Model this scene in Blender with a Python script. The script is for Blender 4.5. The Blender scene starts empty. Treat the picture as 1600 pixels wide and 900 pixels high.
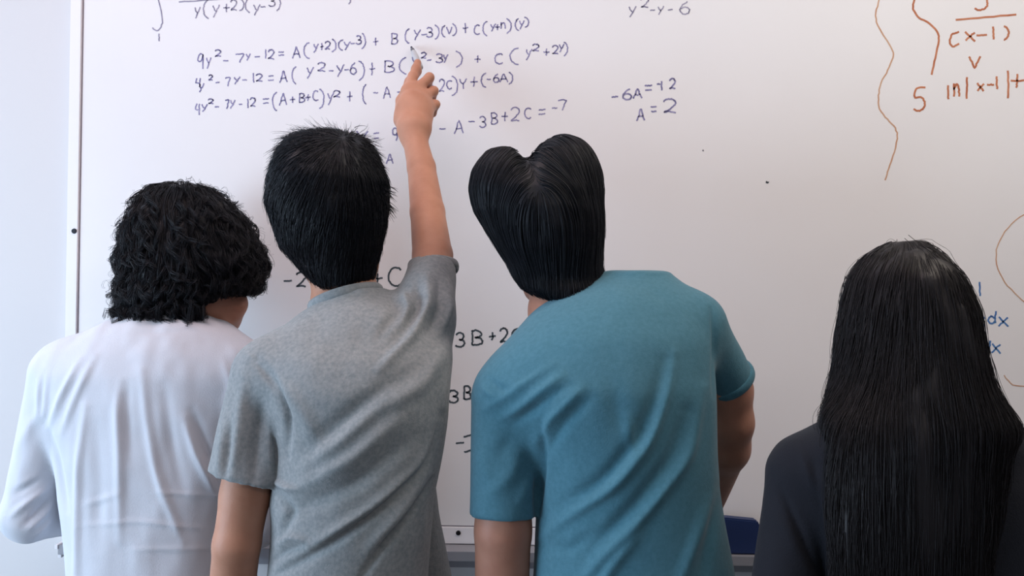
import bpy, bmesh, math, random
import numpy as np
from mathutils import Vector, Matrix

random.seed(7); RNG = np.random.default_rng(7)
SC = bpy.context.scene; COL = SC.collection

# ------------------------------------------------------------------ camera
F = 1250.0; CAMZ = 1.52; ROLL = math.radians(0.95)
CR, SR = math.cos(ROLL), math.sin(ROLL)
YB = 1.80                                   # writing face of the whiteboard
cam_d = bpy.data.cameras.new('camera'); cam = bpy.data.objects.new('camera', cam_d); COL.objects.link(cam)
cam_d.sensor_width = 36; cam_d.lens = F/1600*36; cam_d.clip_start = 0.05
m = Matrix(((CR, -SR, 0, 0), (0, 0, -1, 0), (SR, CR, 0, CAMZ), (0, 0, 0, 1)))
cam.matrix_world = m
SC.camera = cam

# ------------------------------------------------------------------ light
SC.view_settings.view_transform = 'Standard'; SC.view_settings.look = 'None'
SC.view_settings.gamma = 1; SC.view_settings.use_curve_mapping = False
SC.view_settings.exposure = 0.10
w = bpy.data.worlds.new('sky'); SC.world = w; w.use_nodes = True
w.node_tree.nodes['Background'].inputs[0].default_value = (0.55, 0.72, 1.0, 1)
w.node_tree.nodes['Background'].inputs[1].default_value = 1.0
def area(name, loc, target, sx, sy, power, col):
    d = bpy.data.lights.new(name, 'AREA'); d.shape = 'RECTANGLE'; d.size = sx; d.size_y = sy
    d.energy = power; d.color = col
    o = bpy.data.objects.new(name, d); COL.objects.link(o); o.location = loc
    o.rotation_euler = (Vector(target)-Vector(loc)).to_track_quat('-Z', 'Y').to_euler()
    return o
area('window_daylight', (-2.80, 0.20, 1.20), (-0.1, 0.55, 0.95), 2.0, 1.3, 84, (0.64, 0.81, 1.0))
area('ceiling_lamp_light', (-0.70, 0.98, 2.76), (-0.70, 0.98, 0), 1.7, 0.3, 13, (1.0, 0.74, 0.72))
area('ceiling_lamp_light', (1.20, 0.98, 2.76), (1.20, 0.98, 0), 1.7, 0.3, 17, (1.0, 0.88, 0.76))
area('ceiling_lamp_light', (0.9, -1.6, 2.76), (0.9, -1.6, 0), 1.7, 0.3, 16, (1.0, 0.89, 0.84))

# ------------------------------------------------------------------ helpers
def P(px, py, Y):
    u = (px-800)/F; v = (450-py)/F
    return np.array([Y*(u*CR - v*SR), Y, CAMZ + Y*(u*SR + v*CR)])
def PX(V):
    X = V[:, 0]/V[:, 1]; Z = (V[:, 2]-CAMZ)/V[:, 1]
    u = X*CR + Z*SR; v = -X*SR + Z*CR
    return np.stack([800+u*F, 450-v*F], 1)

def mat(name, col, rough=0.6, spec=0.4, noise=None, bump=None, sheen=0, metal=0, sss=0, coat=0):
    mt = bpy.data.materials.new(name); mt.use_nodes = True; nt = mt.node_tree; b = nt.nodes['Principled BSDF']
    b.inputs['Base Color'].default_value = (*col, 1); b.inputs['Roughness'].default_value = rough
    b.inputs['Specular IOR Level'].default_value = spec; b.inputs['Metallic'].default_value = metal
    if sheen: b.inputs['Sheen Weight'].default_value = sheen
    if coat: b.inputs['Coat Weight'].default_value = coat
    if sss:
        b.inputs['Subsurface Weight'].default_value = sss; b.inputs['Subsurface Scale'].default_value = 0.01
        b.inputs['Subsurface Radius'].default_value = (1, .35, .2)
    tc = nt.nodes.new('ShaderNodeTexCoord')
    if noise:                                   # list of (scale, detail, low colour, high colour) -> mixes
        sc, det, c1, c2 = noise
        n = nt.nodes.new('ShaderNodeTexNoise'); n.inputs['Scale'].default_value = sc; n.inputs['Detail'].default_value = det
        nt.links.new(tc.outputs['Object'], n.inputs['Vector'])
        r = nt.nodes.new('ShaderNodeValToRGB'); r.color_ramp.elements[0].position = .3; r.color_ramp.elements[1].position = .7
        r.color_ramp.elements[0].color = (*c1, 1); r.color_ramp.elements[1].color = (*c2, 1)
        nt.links.new(n.outputs['Fac'], r.inputs[0]); nt.links.new(r.outputs[0], b.inputs['Base Color'])
    if bump:
        sc, st = bump
        n = nt.nodes.new('ShaderNodeTexNoise'); n.inputs['Scale'].default_value = sc; n.inputs['Detail'].default_value = 3
        nt.links.new(tc.outputs['Object'], n.inputs['Vector'])
        bp = nt.nodes.new('ShaderNodeBump'); bp.inputs['Strength'].default_value = st; bp.inputs['Distance'].default_value = 0.002
        nt.links.new(n.outputs['Fac'], bp.inputs['Height']); nt.links.new(bp.outputs[0], b.inputs['Normal'])
    return mt

def mk(name, V, faces, material, parent=None, smooth=True):
    V = np.asarray(V, np.float32); me = bpy.data.meshes.new(name)
    if isinstance(faces, np.ndarray):
        n, k = faces.shape
        me.vertices.add(len(V)); me.vertices.foreach_set('co', V.ravel())
        me.loops.add(n*k); me.loops.foreach_set('vertex_index', faces.astype(np.int32).ravel())
        me.polygons.add(n); me.polygons.foreach_set('loop_start', np.arange(0, n*k, k, dtype=np.int32))
        me.update(calc_edges=True)
    else:
        me.from_pydata([tuple(v) for v in V], [], faces)
    me.validate()
    me.polygons.foreach_set('use_smooth', np.full(len(me.polygons), smooth, bool))
    me.materials.append(material)
    o = bpy.data.objects.new(name, me); COL.objects.link(o)
    if parent:
        o.parent = parent
        base = parent.location if parent.parent is None else parent.parent.location
        if parent.parent is None:
            o.location = -base                  # vertices are in world coordinates
    return o

def boxes(name, lst, material, parent=None, bev=0.0, smooth=False):
    bm = bmesh.new()
    for (x0, x1, y0, y1, z0, z1) in lst:
        r = bmesh.ops.create_cube(bm, size=1)
        for v in r['verts']:
            v.co = Vector(((x0+x1)/2+v.co.x*(x1-x0), (y0+y1)/2+v.co.y*(y1-y0), (z0+z1)/2+v.co.z*(z1-z0)))
    if bev: bmesh.ops.bevel(bm, geom=bm.edges[:], offset=bev, segments=2, affect='EDGES')
    me = bpy.data.meshes.new(name); bm.to_mesh(me); bm.free(); me.materials.append(material)
    o = bpy.data.objects.new(name, me); COL.objects.link(o)
    if parent: o.parent = parent; o.location = -parent.location
    return o

def thing(name, label, cat, loc=(0, 0, 0), group=None):
    o = bpy.data.objects.new(name, None); o.location = loc; COL.objects.link(o)
    o['label'] = label; o['category'] = cat
    if group: o['group'] = group
    o.empty_display_size = .05
    return o
def struct(o): o['kind'] = 'structure'; return o

# ------------------------------------------------------------------ implicit surfaces
def cone(a, ra, b, rb):
    a = np.asarray(a, float); b = np.asarray(b, float); ba = b-a; L2 = ba@ba
    def f(p):
        pa = p-a; t = np.clip(pa@ba/L2, 0, 1)
        return np.linalg.norm(pa-t[:, None]*ba, axis=1)-(ra+(rb-ra)*t)
    r = max(ra, rb); f.lo = np.minimum(a, b)-r; f.hi = np.maximum(a, b)+r
    return f
def ell(c, r, R=None):
    c = np.asarray(c, float); r = np.asarray(r, float); R = np.eye(3) if R is None else np.asarray(R)   # rows of R: local axes
    def f(p):
        q = (p-c)@R.T; k0 = np.linalg.norm(q/r, axis=1); k1 = np.linalg.norm(q/r**2, axis=1)+1e-9
        return k0*(k0-1)/k1
    f.lo = c-r.max(); f.hi = c+r.max()
    return f
def smooth1(y, n):
    k = np.hanning(n+2)[1:-1]; k /= k.sum(); yp = np.pad(y, n//2, mode='edge'); return np.convolve(yp, k, 'valid')[:len(y)]
def loft(rows, n=2.4, sm=19, inset=0.0):
    """rows: (y_px, xL_px, xR_px, Y, half_depth): horizontal slices of a trunk or a hair volume"""
    zz, cc, aa, yy, bb = [], [], [], [], []
    for (py, xl, xr, Y, b) in rows:
        p0 = P(xl, py, Y); p1 = P(xr, py, Y)
        zz.append((p0[2]+p1[2])/2); cc.append((p0[0]+p1[0])/2); aa.append((p1[0]-p0[0])/2); yy.append(Y); bb.append(b)
    o = np.argsort(zz); zz = np.array(zz)[o]; z = np.linspace(zz[0], zz[-1], 300)
    g = lambda v: smooth1(np.interp(z, zz, np.array(v)[o]), sm)
    c, a, y, b = g(cc), g(aa), g(yy), g(bb)
    da = np.maximum(np.abs(np.gradient(a, z))+np.abs(np.gradient(c, z)), np.abs(np.gradient(b, z))+np.abs(np.gradient(y, z)))
    fac = 1/np.sqrt(1+np.minimum(da, 6)**2)
    def f(p):
        zc = np.clip(p[:, 2], z[0], z[-1]); dz = np.abs(p[:, 2]-zc)
        A = np.maximum(np.interp(zc, z, a)-inset, .004); B = np.maximum(np.interp(zc, z, b)-inset, .004)
        x = p[:, 0]-np.interp(zc, z, c); q = p[:, 1]-np.interp(zc, z, y)
        gg = (np.abs(x/A)**n+np.abs(q/B)**n)**(1/n)+1e-6; L = np.hypot(x, q)
        d = np.where(gg < .15, -np.minimum(A, B)*.85, L-L/gg)*np.interp(zc, z, fac)
        return np.where(dz > 0, np.sqrt(np.maximum(d, 0)**2+dz**2), d)
    f.lo = np.array([(c-a).min(), (y-b).min(), z[0]]); f.hi = np.array([(c+a).max(), (y+b).max(), z[-1]])
    return f
def sleeve(a, ra, b, rb, c, n, wall=.010, deep=.030):
    """a cone of cloth cut open at its hem: plane through c with outward normal n"""
    out = cone(a, ra, b, rb); inn = cone(a, max(ra-wall, .001), b, max(rb-wall, .001)); n = np.array(n, float); n /= np.linalg.norm(n); c = np.array(c)
    def f(p):
        h = (p-c)@n; return np.maximum(np.maximum(out(p), h), -np.maximum(inn(p), -h-deep))
    f.lo, f.hi = out.lo, out.hi; return f
def smin(a, b, k):
    h = np.maximum(k-np.abs(a-b), 0)/np.maximum(k, 1e-6); return np.minimum(a, b)-h*h*k*.25
def union(prims):
    """prims: list of (f, k) or (f, k, 'cut')"""
    def f(p):
        d = None
        for pr in prims:
            e = pr[0](p); k = pr[1]
            if callable(k): k = k(p)
            if d is None: d = e
            elif len(pr) > 2: d = -smin(-d, e, k)
            else: d = smin(d, e, k)
        return d
    pos = [q for q in prims if len(q) < 3]
    f.lo = np.min([q[0].lo for q in pos], 0); f.hi = np.max([q[0].hi for q in pos], 0)
    return f

def nets(f, h, smooth=2, pad=0.02):
    """sparse surface nets: quads around the zero set of f"""
    K = 4; H = h*K
    lo = f.lo-pad; n = np.ceil((f.hi+pad-lo)/H).astype(int)+1
    gx = [lo[i]+(np.arange(n[i])*K+(K-1)/2)*h for i in range(3)]
    C = np.stack(np.meshgrid(*gx, indexing='ij'), -1).reshape(-1, 3)
    D = np.concatenate([f(C[i:i+400000]) for i in range(0, len(C), 400000)]).reshape(n)
    act = np.abs(D) < 7*h
    G = np.repeat(np.repeat(np.repeat(D.astype(np.float32), K, 0), K, 1), K, 2)
    bi = np.argwhere(act)
    off = np.stack(np.meshgrid(*[np.arange(K)]*3, indexing='ij'), -1).reshape(-1, 3)
    for i in range(0, len(bi), 6000):
        idx = (bi[i:i+6000, None, :]*K+off[None]).reshape(-1, 3)
        G[idx[:, 0], idx[:, 1], idx[:, 2]] = f(lo+idx*h)
    s = G < 0
    c = np.zeros(np.array(s.shape)-1, np.int8)
    for dx in (0, 1):
        for dy in (0, 1):
            for dz in (0, 1):
                c += s[dx:s.shape[0]-1+dx, dy:s.shape[1]-1+dy, dz:s.shape[2]-1+dz]
    idx = np.argwhere((c > 0) & (c < 8))
    corners = np.array([(x, y, z) for x in (0, 1) for y in (0, 1) for z in (0, 1)])
    vals = np.stack([G[idx[:, 0]+q[0], idx[:, 1]+q[1], idx[:, 2]+q[2]] for q in corners], 1)
    acc = np.zeros((len(idx), 3)); cnt = np.zeros(len(idx))
    for i in range(8):
        for j in range(i+1, 8):
            if np.abs(corners[i]-corners[j]).sum() != 1: continue
            v0, v1 = vals[:, i], vals[:, j]; mk_ = (v0 < 0) != (v1 < 0)
            t = np.where(mk_, v0/np.where(mk_, v0-v1, 1), 0)
            acc += np.where(mk_[:, None], corners[i]+t[:, None]*(corners[j]-corners[i]), 0); cnt += mk_
    V = lo+(idx+acc/cnt[:, None])*h
    ids = np.full(c.shape, -1, np.int32); ids[idx[:, 0], idx[:, 1], idx[:, 2]] = np.arange(len(idx))
    Q = []
    for ax in range(3):
        sl0 = [slice(None)]*3; sl1 = [slice(None)]*3; sl0[ax] = slice(0, -1); sl1[ax] = slice(1, None)
        e = np.argwhere(s[tuple(sl0)] != s[tuple(sl1)])
        b, d = [(1, 2), (2, 0), (0, 1)][ax]
        e = e[(e[:, b] > 0) & (e[:, d] > 0) & (e[:, b] < c.shape[b]) & (e[:, d] < c.shape[d])]
        def cell(ob, od):
            q = e.copy(); q[:, b] -= ob; q[:, d] -= od; return ids[q[:, 0], q[:, 1], q[:, 2]]
        q = np.stack([cell(1, 1), cell(0, 1), cell(0, 0), cell(1, 0)], 1)
        fl = ~s[e[:, 0], e[:, 1], e[:, 2]]
        q[fl] = q[fl][:, ::-1]
        Q.append(q)
    Q = np.concatenate(Q); Q = Q[(Q >= 0).all(1)]
    return relax(V, Q, smooth), Q
def relax(V, Q, it, lam=.5):
    E = np.concatenate([Q[:, [0, 1]], Q[:, [1, 2]], Q[:, [2, 3]], Q[:, [3, 0]]])
    deg = np.bincount(E[:, 0], minlength=len(V))+np.bincount(E[:, 1], minlength=len(V))
    for _ in range(it):
        A = np.stack([np.bincount(E[:, 0], V[E[:, 1], k], len(V))+np.bincount(E[:, 1], V[E[:, 0], k], len(V)) for k in range(3)], 1)
        V = V+lam*(A/np.maximum(deg, 1)[:, None]-V)
    return V
def normals(V, Q):
    fn = np.cross(V[Q[:, 2]]-V[Q[:, 0]], V[Q[:, 3]]-V[Q[:, 1]]); N = np.zeros_like(V)
    for i in range(4):
        for k in range(3): N[:, k] += np.bincount(Q[:, i], fn[:, k], len(V))
    return N/(np.linalg.norm(N, axis=1)[:, None]+1e-12)
def grad(f, p, e=.002):
    g = np.stack([f(p+np.eye(3)[i]*e)-f(p-np.eye(3)[i]*e) for i in range(3)], 1)
    return g/(np.linalg.norm(g, axis=1)[:, None]+1e-9)

def vnoise(p, scale, seed=0):
    """smooth value noise in -1..1"""
    q = p*scale+seed*17.3; i = np.floor(q).astype(np.int64); t = q-i; t = t*t*(3-2*t); out = 0
    for dx in (0, 1):
        for dy in (0, 1):
            for dz in (0, 1):
                hsh = ((i[:, 0]+dx)*73856093) ^ ((i[:, 1]+dy)*19349663) ^ ((i[:, 2]+dz)*83492791)
                hsh = (hsh*2654435761) & 0xffffffff; hsh ^= hsh >> 15; hsh = (hsh*2246822519) & 0xffffffff; hsh ^= hsh >> 13
                v = (hsh % 65536)/32768.0-1
                out = out+v*(t[:, 0] if dx else 1-t[:, 0])*(t[:, 1] if dy else 1-t[:, 1])*(t[:, 2] if dz else 1-t[:, 2])
    return out

def fold_disp(V, N, folds, gain=1.0):
    """cloth folds: polylines traced on the garment, each a ridge (+) or crease (-) of real height"""
    px = PX(V); d = np.zeros(len(V)); facing = np.clip(-N[:, 1]*1.6+.15, 0, 1)
    for pts, wd, amp in folds:
        pts = np.array(pts, float); seg = np.linalg.norm(np.diff(pts, axis=0), axis=1); tot = seg.sum(); s0 = 0
        # resample to a smooth curve
        t = np.concatenate([[0], np.cumsum(seg)]); tt = np.linspace(0, tot, 24)
        X = smooth1(np.interp(tt, t, pts[:, 0]), 5); Y = smooth1(np.interp(tt, t, pts[:, 1]), 5)
        best = np.full(len(V), 1e9); bt = np.zeros(len(V))
        for i in range(23):
            a = np.array([X[i], Y[i]]); b = np.array([X[i+1], Y[i+1]]); ba = b-a; L2 = ba@ba+1e-9
            u = np.clip((px-a)@ba/L2, 0, 1); dd = np.linalg.norm(px-a-u[:, None]*ba, axis=1); m_ = dd < best
            best[m_] = dd[m_]; bt[m_] = (i+u[m_])/23
        d += gain*amp*.001*np.exp(-(best/wd)**2)*np.sin(np.pi*np.clip(bt, .04, .96))**.6
    return V+N*(d*facing)[:, None]

def tubes(paths, rad, sides=3):
    """paths S,N,3; rad S,N -> verts, quads"""
    S, n, _ = paths.shape; T = np.gradient(paths, axis=1); T /= np.linalg.norm(T, axis=2, keepdims=True)+1e-9
    ref = RNG.normal(size=(S, 1, 3)); A = np.cross(T, ref); A /= np.linalg.norm(A, axis=2, keepdims=True)+1e-9
    B = np.cross(T, A); ang = np.arange(sides)*2*np.pi/sides
    V = paths[:, :, None, :]+rad[:, :, None, None]*(np.cos(ang)[None, None, :, None]*A[:, :, None, :]+np.sin(ang)[None, None, :, None]*B[:, :, None, :])
    base = (np.arange(S)[:, None]*n+np.arange(n-1)[None])*sides; q = []
    for k in range(sides):
        k2 = (k+1) % sides; q.append(np.stack([base+k, base+k2, base+sides+k2, base+sides+k], -1).reshape(-1, 4))
    return V.reshape(-1, 3), np.concatenate(q)

def ribbon(pts, r, depth=.0004, Y=YB):
    """an ink stroke: flat bead of ink lying on the board"""
    pts = np.array(pts, float); n = len(pts)
    T = np.gradient(pts, axis=0) if n > 1 else np.array([[1., 0]])
    T /= np.linalg.norm(T, axis=1)[:, None]+1e-9; Nn = np.stack([-T[:, 1], T[:, 0]], 1)
    rr = np.full(n, r); V = []
    for s, yo in ((1, Y), (1, Y-depth), (-1, Y-depth), (-1, Y)):
        q = pts+s*Nn*rr[:, None]; V.append(np.stack([q[:, 0], np.full(n, yo), q[:, 1]], 1))
    V = np.stack(V, 1).reshape(-1, 3); fs = []
    for i in range(n-1):
        for k in range(4): fs.append((i*4+k, i*4+(k+1) % 4, i*4+4+(k+1) % 4, i*4+4+k))
    fs.append((3, 2, 1, 0)); e = (n-1)*4; fs.append((e, e+1, e+2, e+3))
    return V, fs

# ------------------------------------------------------------------ materials
M_wall = mat('wall_paint', (.68, .67, .675), .75, .2, bump=(60, .12))
M_board = mat('whiteboard_enamel', (.82, .805, .81), .28, .35, noise=(3.5, 3, (.81, .795, .80), (.83, .815, .82)))
M_frame = mat('frame_white', (.84, .82, .84), .4, .4, bump=(40, .05))
M_seam = mat('frame_gap', (.26, .23, .27), .7, .2)
M_alu = mat('tray_aluminium', (.34, .34, .37), .42, .5, metal=.35)
M_screw = mat('screw_dark', (.02, .02, .025), .4, .5, metal=.6)
M_floor = mat('floor_tile', (.14, .14, .14), .5, .4, noise=(6, 4, (.13, .13, .13), (.16, .16, .155)))
M_wallb = mat('wall_paint_blue_grey', (.30, .31, .34), .8, .2, bump=(60, .12))
M_ceil = mat('ceiling_tile', (.8, .79, .77), .9, .1, bump=(120, .3))
M_skin = mat('skin', (.46, .22, .14), .52, .3, noise=(30, 3, (.43, .20, .125), (.49, .24, .155)), bump=(260, .12), sss=.08)
M_skin2 = mat('skin_brown', (.40, .19, .13), .52, .3, noise=(30, 3, (.37, .17, .115), (.42, .205, .14)), bump=(260, .12), sss=.08)
M_hair = mat('hair_black', (.007, .008, .012), .5, .25)
M_hairc = mat('hair_black_curly', (.006, .0065, .010), .5, .25)
M_hairl = mat('hair_dark_brown', (.012, .010, .011), .45, .22)
M_white = mat('white_cotton', (.64, .66, .72), .85, .15, bump=(500, .25), sheen=.15)
M_grey = mat('heather_grey_cotton', (.33, .35, .36), .9, .1, noise=(170, 4, (.20, .222, .232), (.285, .30, .305)), bump=(450, .3), sheen=.15)
M_teal = mat('teal_cotton', (.085, .205, .27), .88, .12, noise=(150, 3, (.058, .165, .218), (.072, .192, .252)), bump=(450, .25), sheen=.12)
M_black = mat('black_cotton', (.011, .012, .017), .85, .15, bump=(400, .25), sheen=.05)
M_denim = mat('denim_dark', (.03, .04, .07), .85, .2, bump=(300, .3))
M_drab = mat('trousers_charcoal', (.035, .037, .04), .85, .2, bump=(300, .3))
M_shoe = mat('shoe_leather', (.03, .03, .032), .5, .4)
M_eye = mat('eye_white', (.75, .73, .7), .2, .5)

# ------------------------------------------------------------------ room
X0, X1, Y0, Y1, ZC = -2.90, 2.9, -3.6, 1.815, 2.8
struct(boxes('floor', [(X0-.1, X1+.1, Y0-.1, Y1+.1, -.1, 0)], M_floor))
struct(boxes('ceiling', [(X0-.1, X1+.1, Y0-.1, Y1+.1, ZC, ZC+.1)], M_ceil))
struct(boxes('wall_front', [(X0-.1, X1+.1, Y1, Y1+.12, 0, ZC)], M_wall))
struct(boxes('wall_right', [(X1, X1+.12, Y0, Y1, 0, ZC)], M_wallb))
struct(boxes('wall_back', [(X0-.1, X1+.1, Y0-.12, Y0, 0, ZC)], M_wallb))
WY0, WY1, WZ0, WZ1 = -.85, 1.25, .55, 1.95
struct(boxes('wall_left', [(X0-.12, X0, Y0, Y1, 0, WZ0), (X0-.12, X0, Y0, Y1, WZ1, ZC), (X0-.12, X0, Y0, WY0, WZ0, WZ1), (X0-.12, X0, WY1, Y1, WZ0, WZ1)], M_wall))
struct(boxes('window_1', [(X0-.1, X0-.03, WY0, WY0+.05, WZ0, WZ1), (X0-.1, X0-.03, WY1-.05, WY1, WZ0, WZ1), (X0-.1, X0-.03, WY0, WY1, WZ0, WZ0+.05), (X0-.1, X0-.03, WY0, WY1, WZ1-.05, WZ1), (X0-.1, X0-.03, .175, .225, WZ0, WZ1)], M_frame))

# ------------------------------------------------------------------ whiteboard
bx0 = P(124, 450, YB)[0]; bx1 = 1.75
zt = 2.42
zb = P(716, 821, YB)[2]; zf = P(716, 849, YB)[2]
wb = thing('whiteboard', 'wide wall-mounted whiteboard covered in handwritten marker equations', 'whiteboard', (.3, YB, zb))
boxes('writing_panel', [(bx0, bx1, YB, Y1, zb, zt)], M_board, wb)
fx0 = P(104, 450, YB)[0]
boxes('frame', [(fx0, bx0-.0035, YB-.004, Y1, zf, zt+.02), (bx0-.0035, bx1+.03, YB-.004, Y1, zf, zb-.003), (bx1+.003, bx1+.03, YB-.004, Y1, zb-.003, zt+.02), (bx0-.0035, bx1+.003, YB-.004, Y1, zt+.003, zt+.02)], M_frame, wb, bev=.0012)
boxes('frame_gap', [(bx0-.004, bx0, YB+.002, Y1, zb, zt), (bx0-.0035, bx1, YB+.002, Y1, zb-.0035, zb)], M_seam, wb)
def disc(name, c, r, parent, material, depth=.003):
    bm = bmesh.new(); bmesh.ops.create_cone(bm, cap_ends=True, segments=20, radius1=r, radius2=r*.8, depth=depth)
    bmesh.ops.rotate(bm, verts=bm.verts, matrix=Matrix.Rotation(math.pi/2, 3, 'X')); bmesh.ops.translate(bm, verts=bm.verts, vec=c)
    bmesh.ops.create_cube(bm, size=1, matrix=Matrix.Translation(Vector(c)+Vector((0, -depth/2, 0))) @ Matrix.Diagonal((r*1.2, .001, r*.25, 1)))
    me = bpy.data.meshes.new(name); bm.to_mesh(me); bm.free(); me.materials.append(material)
    o = bpy.data.objects.new(name, me); COL.objects.link(o); o.parent = parent; o.location = -parent.location
disc('screw', P(115.5, 361, YB-.005), .0062, wb, M_screw)
disc('screw', P(716, 833, YB-.005), .0058, wb, M_screw)
# tray: shelf, front lip, rear rail, end cap
tx0 = P(98, 842, 1.76)[0]
zs = P(716, 850, YB)[2]
ty = YB-.055
tray = boxes('marker_tray', [(tx0, bx1, ty, Y1, zs-.006, zs), (tx0, bx1, ty-.004, ty, zs-.019, zs+.002), (tx0, bx1, YB-.008, Y1, zs-.05, zs-.004)], M_alu, wb, bev=.0008)
boxes('tray_end_cap', [(tx0-.006, tx0+.001, ty-.006, Y1, zs-.006, zs+.003), (tx0-.002, tx0+.006, ty, Y1, zs-.027, zs-.006)], M_frame, wb, bev=.0006)

# --- handwriting: strokes per glyph in a unit box, y down
def arc(cx, cy, rx, ry, a0, a1, n=9):
    return [(cx+rx*math.cos(math.radians(a0+(a1-a0)*i/(n-1))), cy+ry*math.sin(math.radians(a0+(a1-a0)*i/(n-1)))) for i in range(n)]
G = {
 '0': [arc(.5, .5, .5, .5, -90, 270, 14)],
 '1': [[(.45, 0), (.5, .5), (.55, 1)]],
 '2': [arc(.5, .28, .48, .28, -165, 20, 8)+[(.7, .6), (.35, .82), (.05, .98), (.5, .93), (1, 1)]],
 '3': [arc(.4, .25, .5, .25, -150, 90, 8)+arc(.4, .74, .58, .26, -85, 150, 9)],
 '4': [[(.25, 0), (.0, .5), (.6, .5)], [(.85, 0), (.75, .4), (.8, 1)]],
 '4c': [[(.8, .05), (.3, .02), (0, .45), (.5, .52), (.85, .05), (.8, 1)]],
 '5': [[(1, 0), (.25, .04), (.1, .42)]+arc(.4, .7, .55, .3, -80, 130, 8)],
 '6': [[(.75, 0), (.3, .25), (.05, .6)]+arc(.5, .72, .46, .28, 180, -150, 12)],
 '7': [[(0, .08), (.5, .02), (1, .05), (.75, .45), (.5, 1)]],
 '9': [arc(.45, .28, .42, .28, 0, -350, 10)+[(.85, .6), (.7, 1)]],
 'A': [[(0, 1), (.25, .5), (.5, 0), (.75, .45), (1, .95)], [(.15, .62), (.85, .58)]],
 'B': [[(.1, 0), (.12, .5), (.1, 1)], [(.05, .05)]+arc(.4, .25, .5, .24, -90, 90, 7)+arc(.4, .74, .6, .26, -90, 100, 8)+[(.05, .98)]],
 'C': [arc(.6, .5, .6, .5, -50, -310, 11)],
 'y': [[(0, .05), (.2, .35), (.45, .5)], [(1, 0), (.55, .5), (.1, 1)]],
 'Y': [[(0, .05), (.2, .35), (.5, .5)], [(1, 0), (.6, .45), (.55, 1)]],
 'V': [[(0, 0), (.25, .5), (.5, 1), (.75, .5), (1, 0)]],
 'x': [[(0, 0), (.5, .5), (1, 1)], [(1, .05), (.5, .5), (0, .95)]],
 'n': [[(.05, 0), (.08, 1)], [(.08, .5), (.4, .1), (.75, .15), (.9, .5), (.95, 1)]],
 'd': [arc(.4, .7, .38, .28, -20, -340, 10), [(.95, 0), (.85, .5), (.85, .95)]],
 '+': [[(0, .5), (.5, .5), (1, .46)], [(.5, 0), (.5, .5), (.45, 1)]],
 '-': [[(0, .6), (.5, .5), (1, .4)]],
 '=': [[(0, .15), (.5, .1), (1, .05)], [(0, .95), (.5, .9), (1, .85)]],
 '(': [arc(1.0, .5, 1.0, .5, -100, -260, 9)],
 ')': [arc(0, .5, 1.0, .5, -80, 80, 9)],
 '|': [[(.5, 0), (.5, .5), (.5, 1)]],
}
def densify(pts, k=4):
    pts = np.array(pts, float)
    if len(pts) < 3: return np.stack([np.linspace(pts[0][i], pts[-1][i], 5) for i in (0, 1)], 1)
    pp = np.vstack([2*pts[0]-pts[1], pts, 2*pts[-1]-pts[-2]]); out = []
    for i in range(1, len(pp)-2):
        for t in np.arange(k)/k:
            a, b, c, d = pp[i-1:i+3]
            out.append(.5*(2*b+(c-a)*t+(2*a-5*b+4*c-d)*t*t+(3*b-a-3*c+d)*t**3))
    out.append(pts[-1]); return np.array(out)
def writing(name, label, glyphs, strokes, material, wpx=2.0):
    items = [([s], wpx) for s in strokes]
    for g in glyphs:
        ch, x0, x1, y0, y1 = g[:5]
        items.append(([[(x0+(x1-x0)*a, y0+(y1-y0)*b) for a, b in st] for st in G[ch]], wpx))
    # expressions written apart from each other become parts of their own
    bb = []
    for sts, _ in items:
        q = np.concatenate([np.array(t, float) for t in sts]); bb.append((*(q.min(0)-7), *(q.max(0)+7)))
    grp = list(range(len(items)))
    for i in range(len(items)):
        for j in range(i):
            A, B = bb[i], bb[j]
            if A[0] < B[2] and B[0] < A[2] and A[1] < B[3] and B[1] < A[3]:
                gi, gj = grp[i], grp[j]; grp = [gj if g == gi else g for g in grp]
    for gid in sorted(set(grp)):
        VV, FF, o = [], [], 0
        for k, (sts, wd) in enumerate(items):
            if grp[k] != gid: continue
            for st in sts:
                q = densify(st); q = q+RNG.normal(size=q.shape)*.35
                wp = np.array([P(a, b, YB) for a, b in q])[:, [0, 2]]
                V, fs = ribbon(wp, wd/2*YB/F); VV.append(V); FF += [tuple(i+o for i in f) for f in fs]; o += len(V)
        ob = mk(name, np.concatenate(VV), FF, material, wb, smooth=False); ob['label'] = label
I_blue = mat('ink_violet_blue', (.2, .19, .36), .5, .3, noise=(70, 3, (.12, .115, .26), (.36, .34, .52)))
I_grey = mat('ink_faded_violet', (.24, .22, .32), .5, .3, noise=(60, 3, (.17, .16, .25), (.40, .38, .48)))
I_dark = mat('ink_dark_green', (.05, .07, .09), .5, .3, noise=(60, 3, (.03, .05, .06), (.10, .12, .14)))
I_org = mat('ink_orange', (.50, .15, .06), .5, .3, noise=(40, 3, (.40, .11, .045), (.58, .24, .13)))
I_forg = mat('ink_faint_orange', (.55, .30, .18), .5, .3, noise=(30, 3, (.52, .26, .15), (.60, .40, .28)))
I_lblue = mat('ink_bright_blue', (.05, .16, .42), .5, .3, noise=(60, 3, (.04, .13, .38), (.10, .24, .48)))
W = writing
W('handwriting', 'faded integral with a fraction over its denominator', [('1', 247, 250, 53, 64),
  ('y', 304.6, 313, 11, 29), ('(', 318, 327, 0, 29), ('y', 333, 343, 8, 27), ('+', 349, 359, 6, 19), ('2', 360, 370, 0, 16), (')', 373, 381, -2, 17),
  ('(', 383.5, 392, -3, 20), ('y', 396.5, 406.6, 7, 24), ('-', 407, 415, 10, 12), ('3', 421, 430, -6, 10), (')', 431, 438, -6, 17)],
  [[(243, -30), (247.7, 0), (253, 22), (254, 36), (248, 47.5), (241, 46), (238, 43)], [(280, 3.5), (318, .5), (420, -8)], [(549, -1), (545, 6)]], I_grey)
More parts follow.
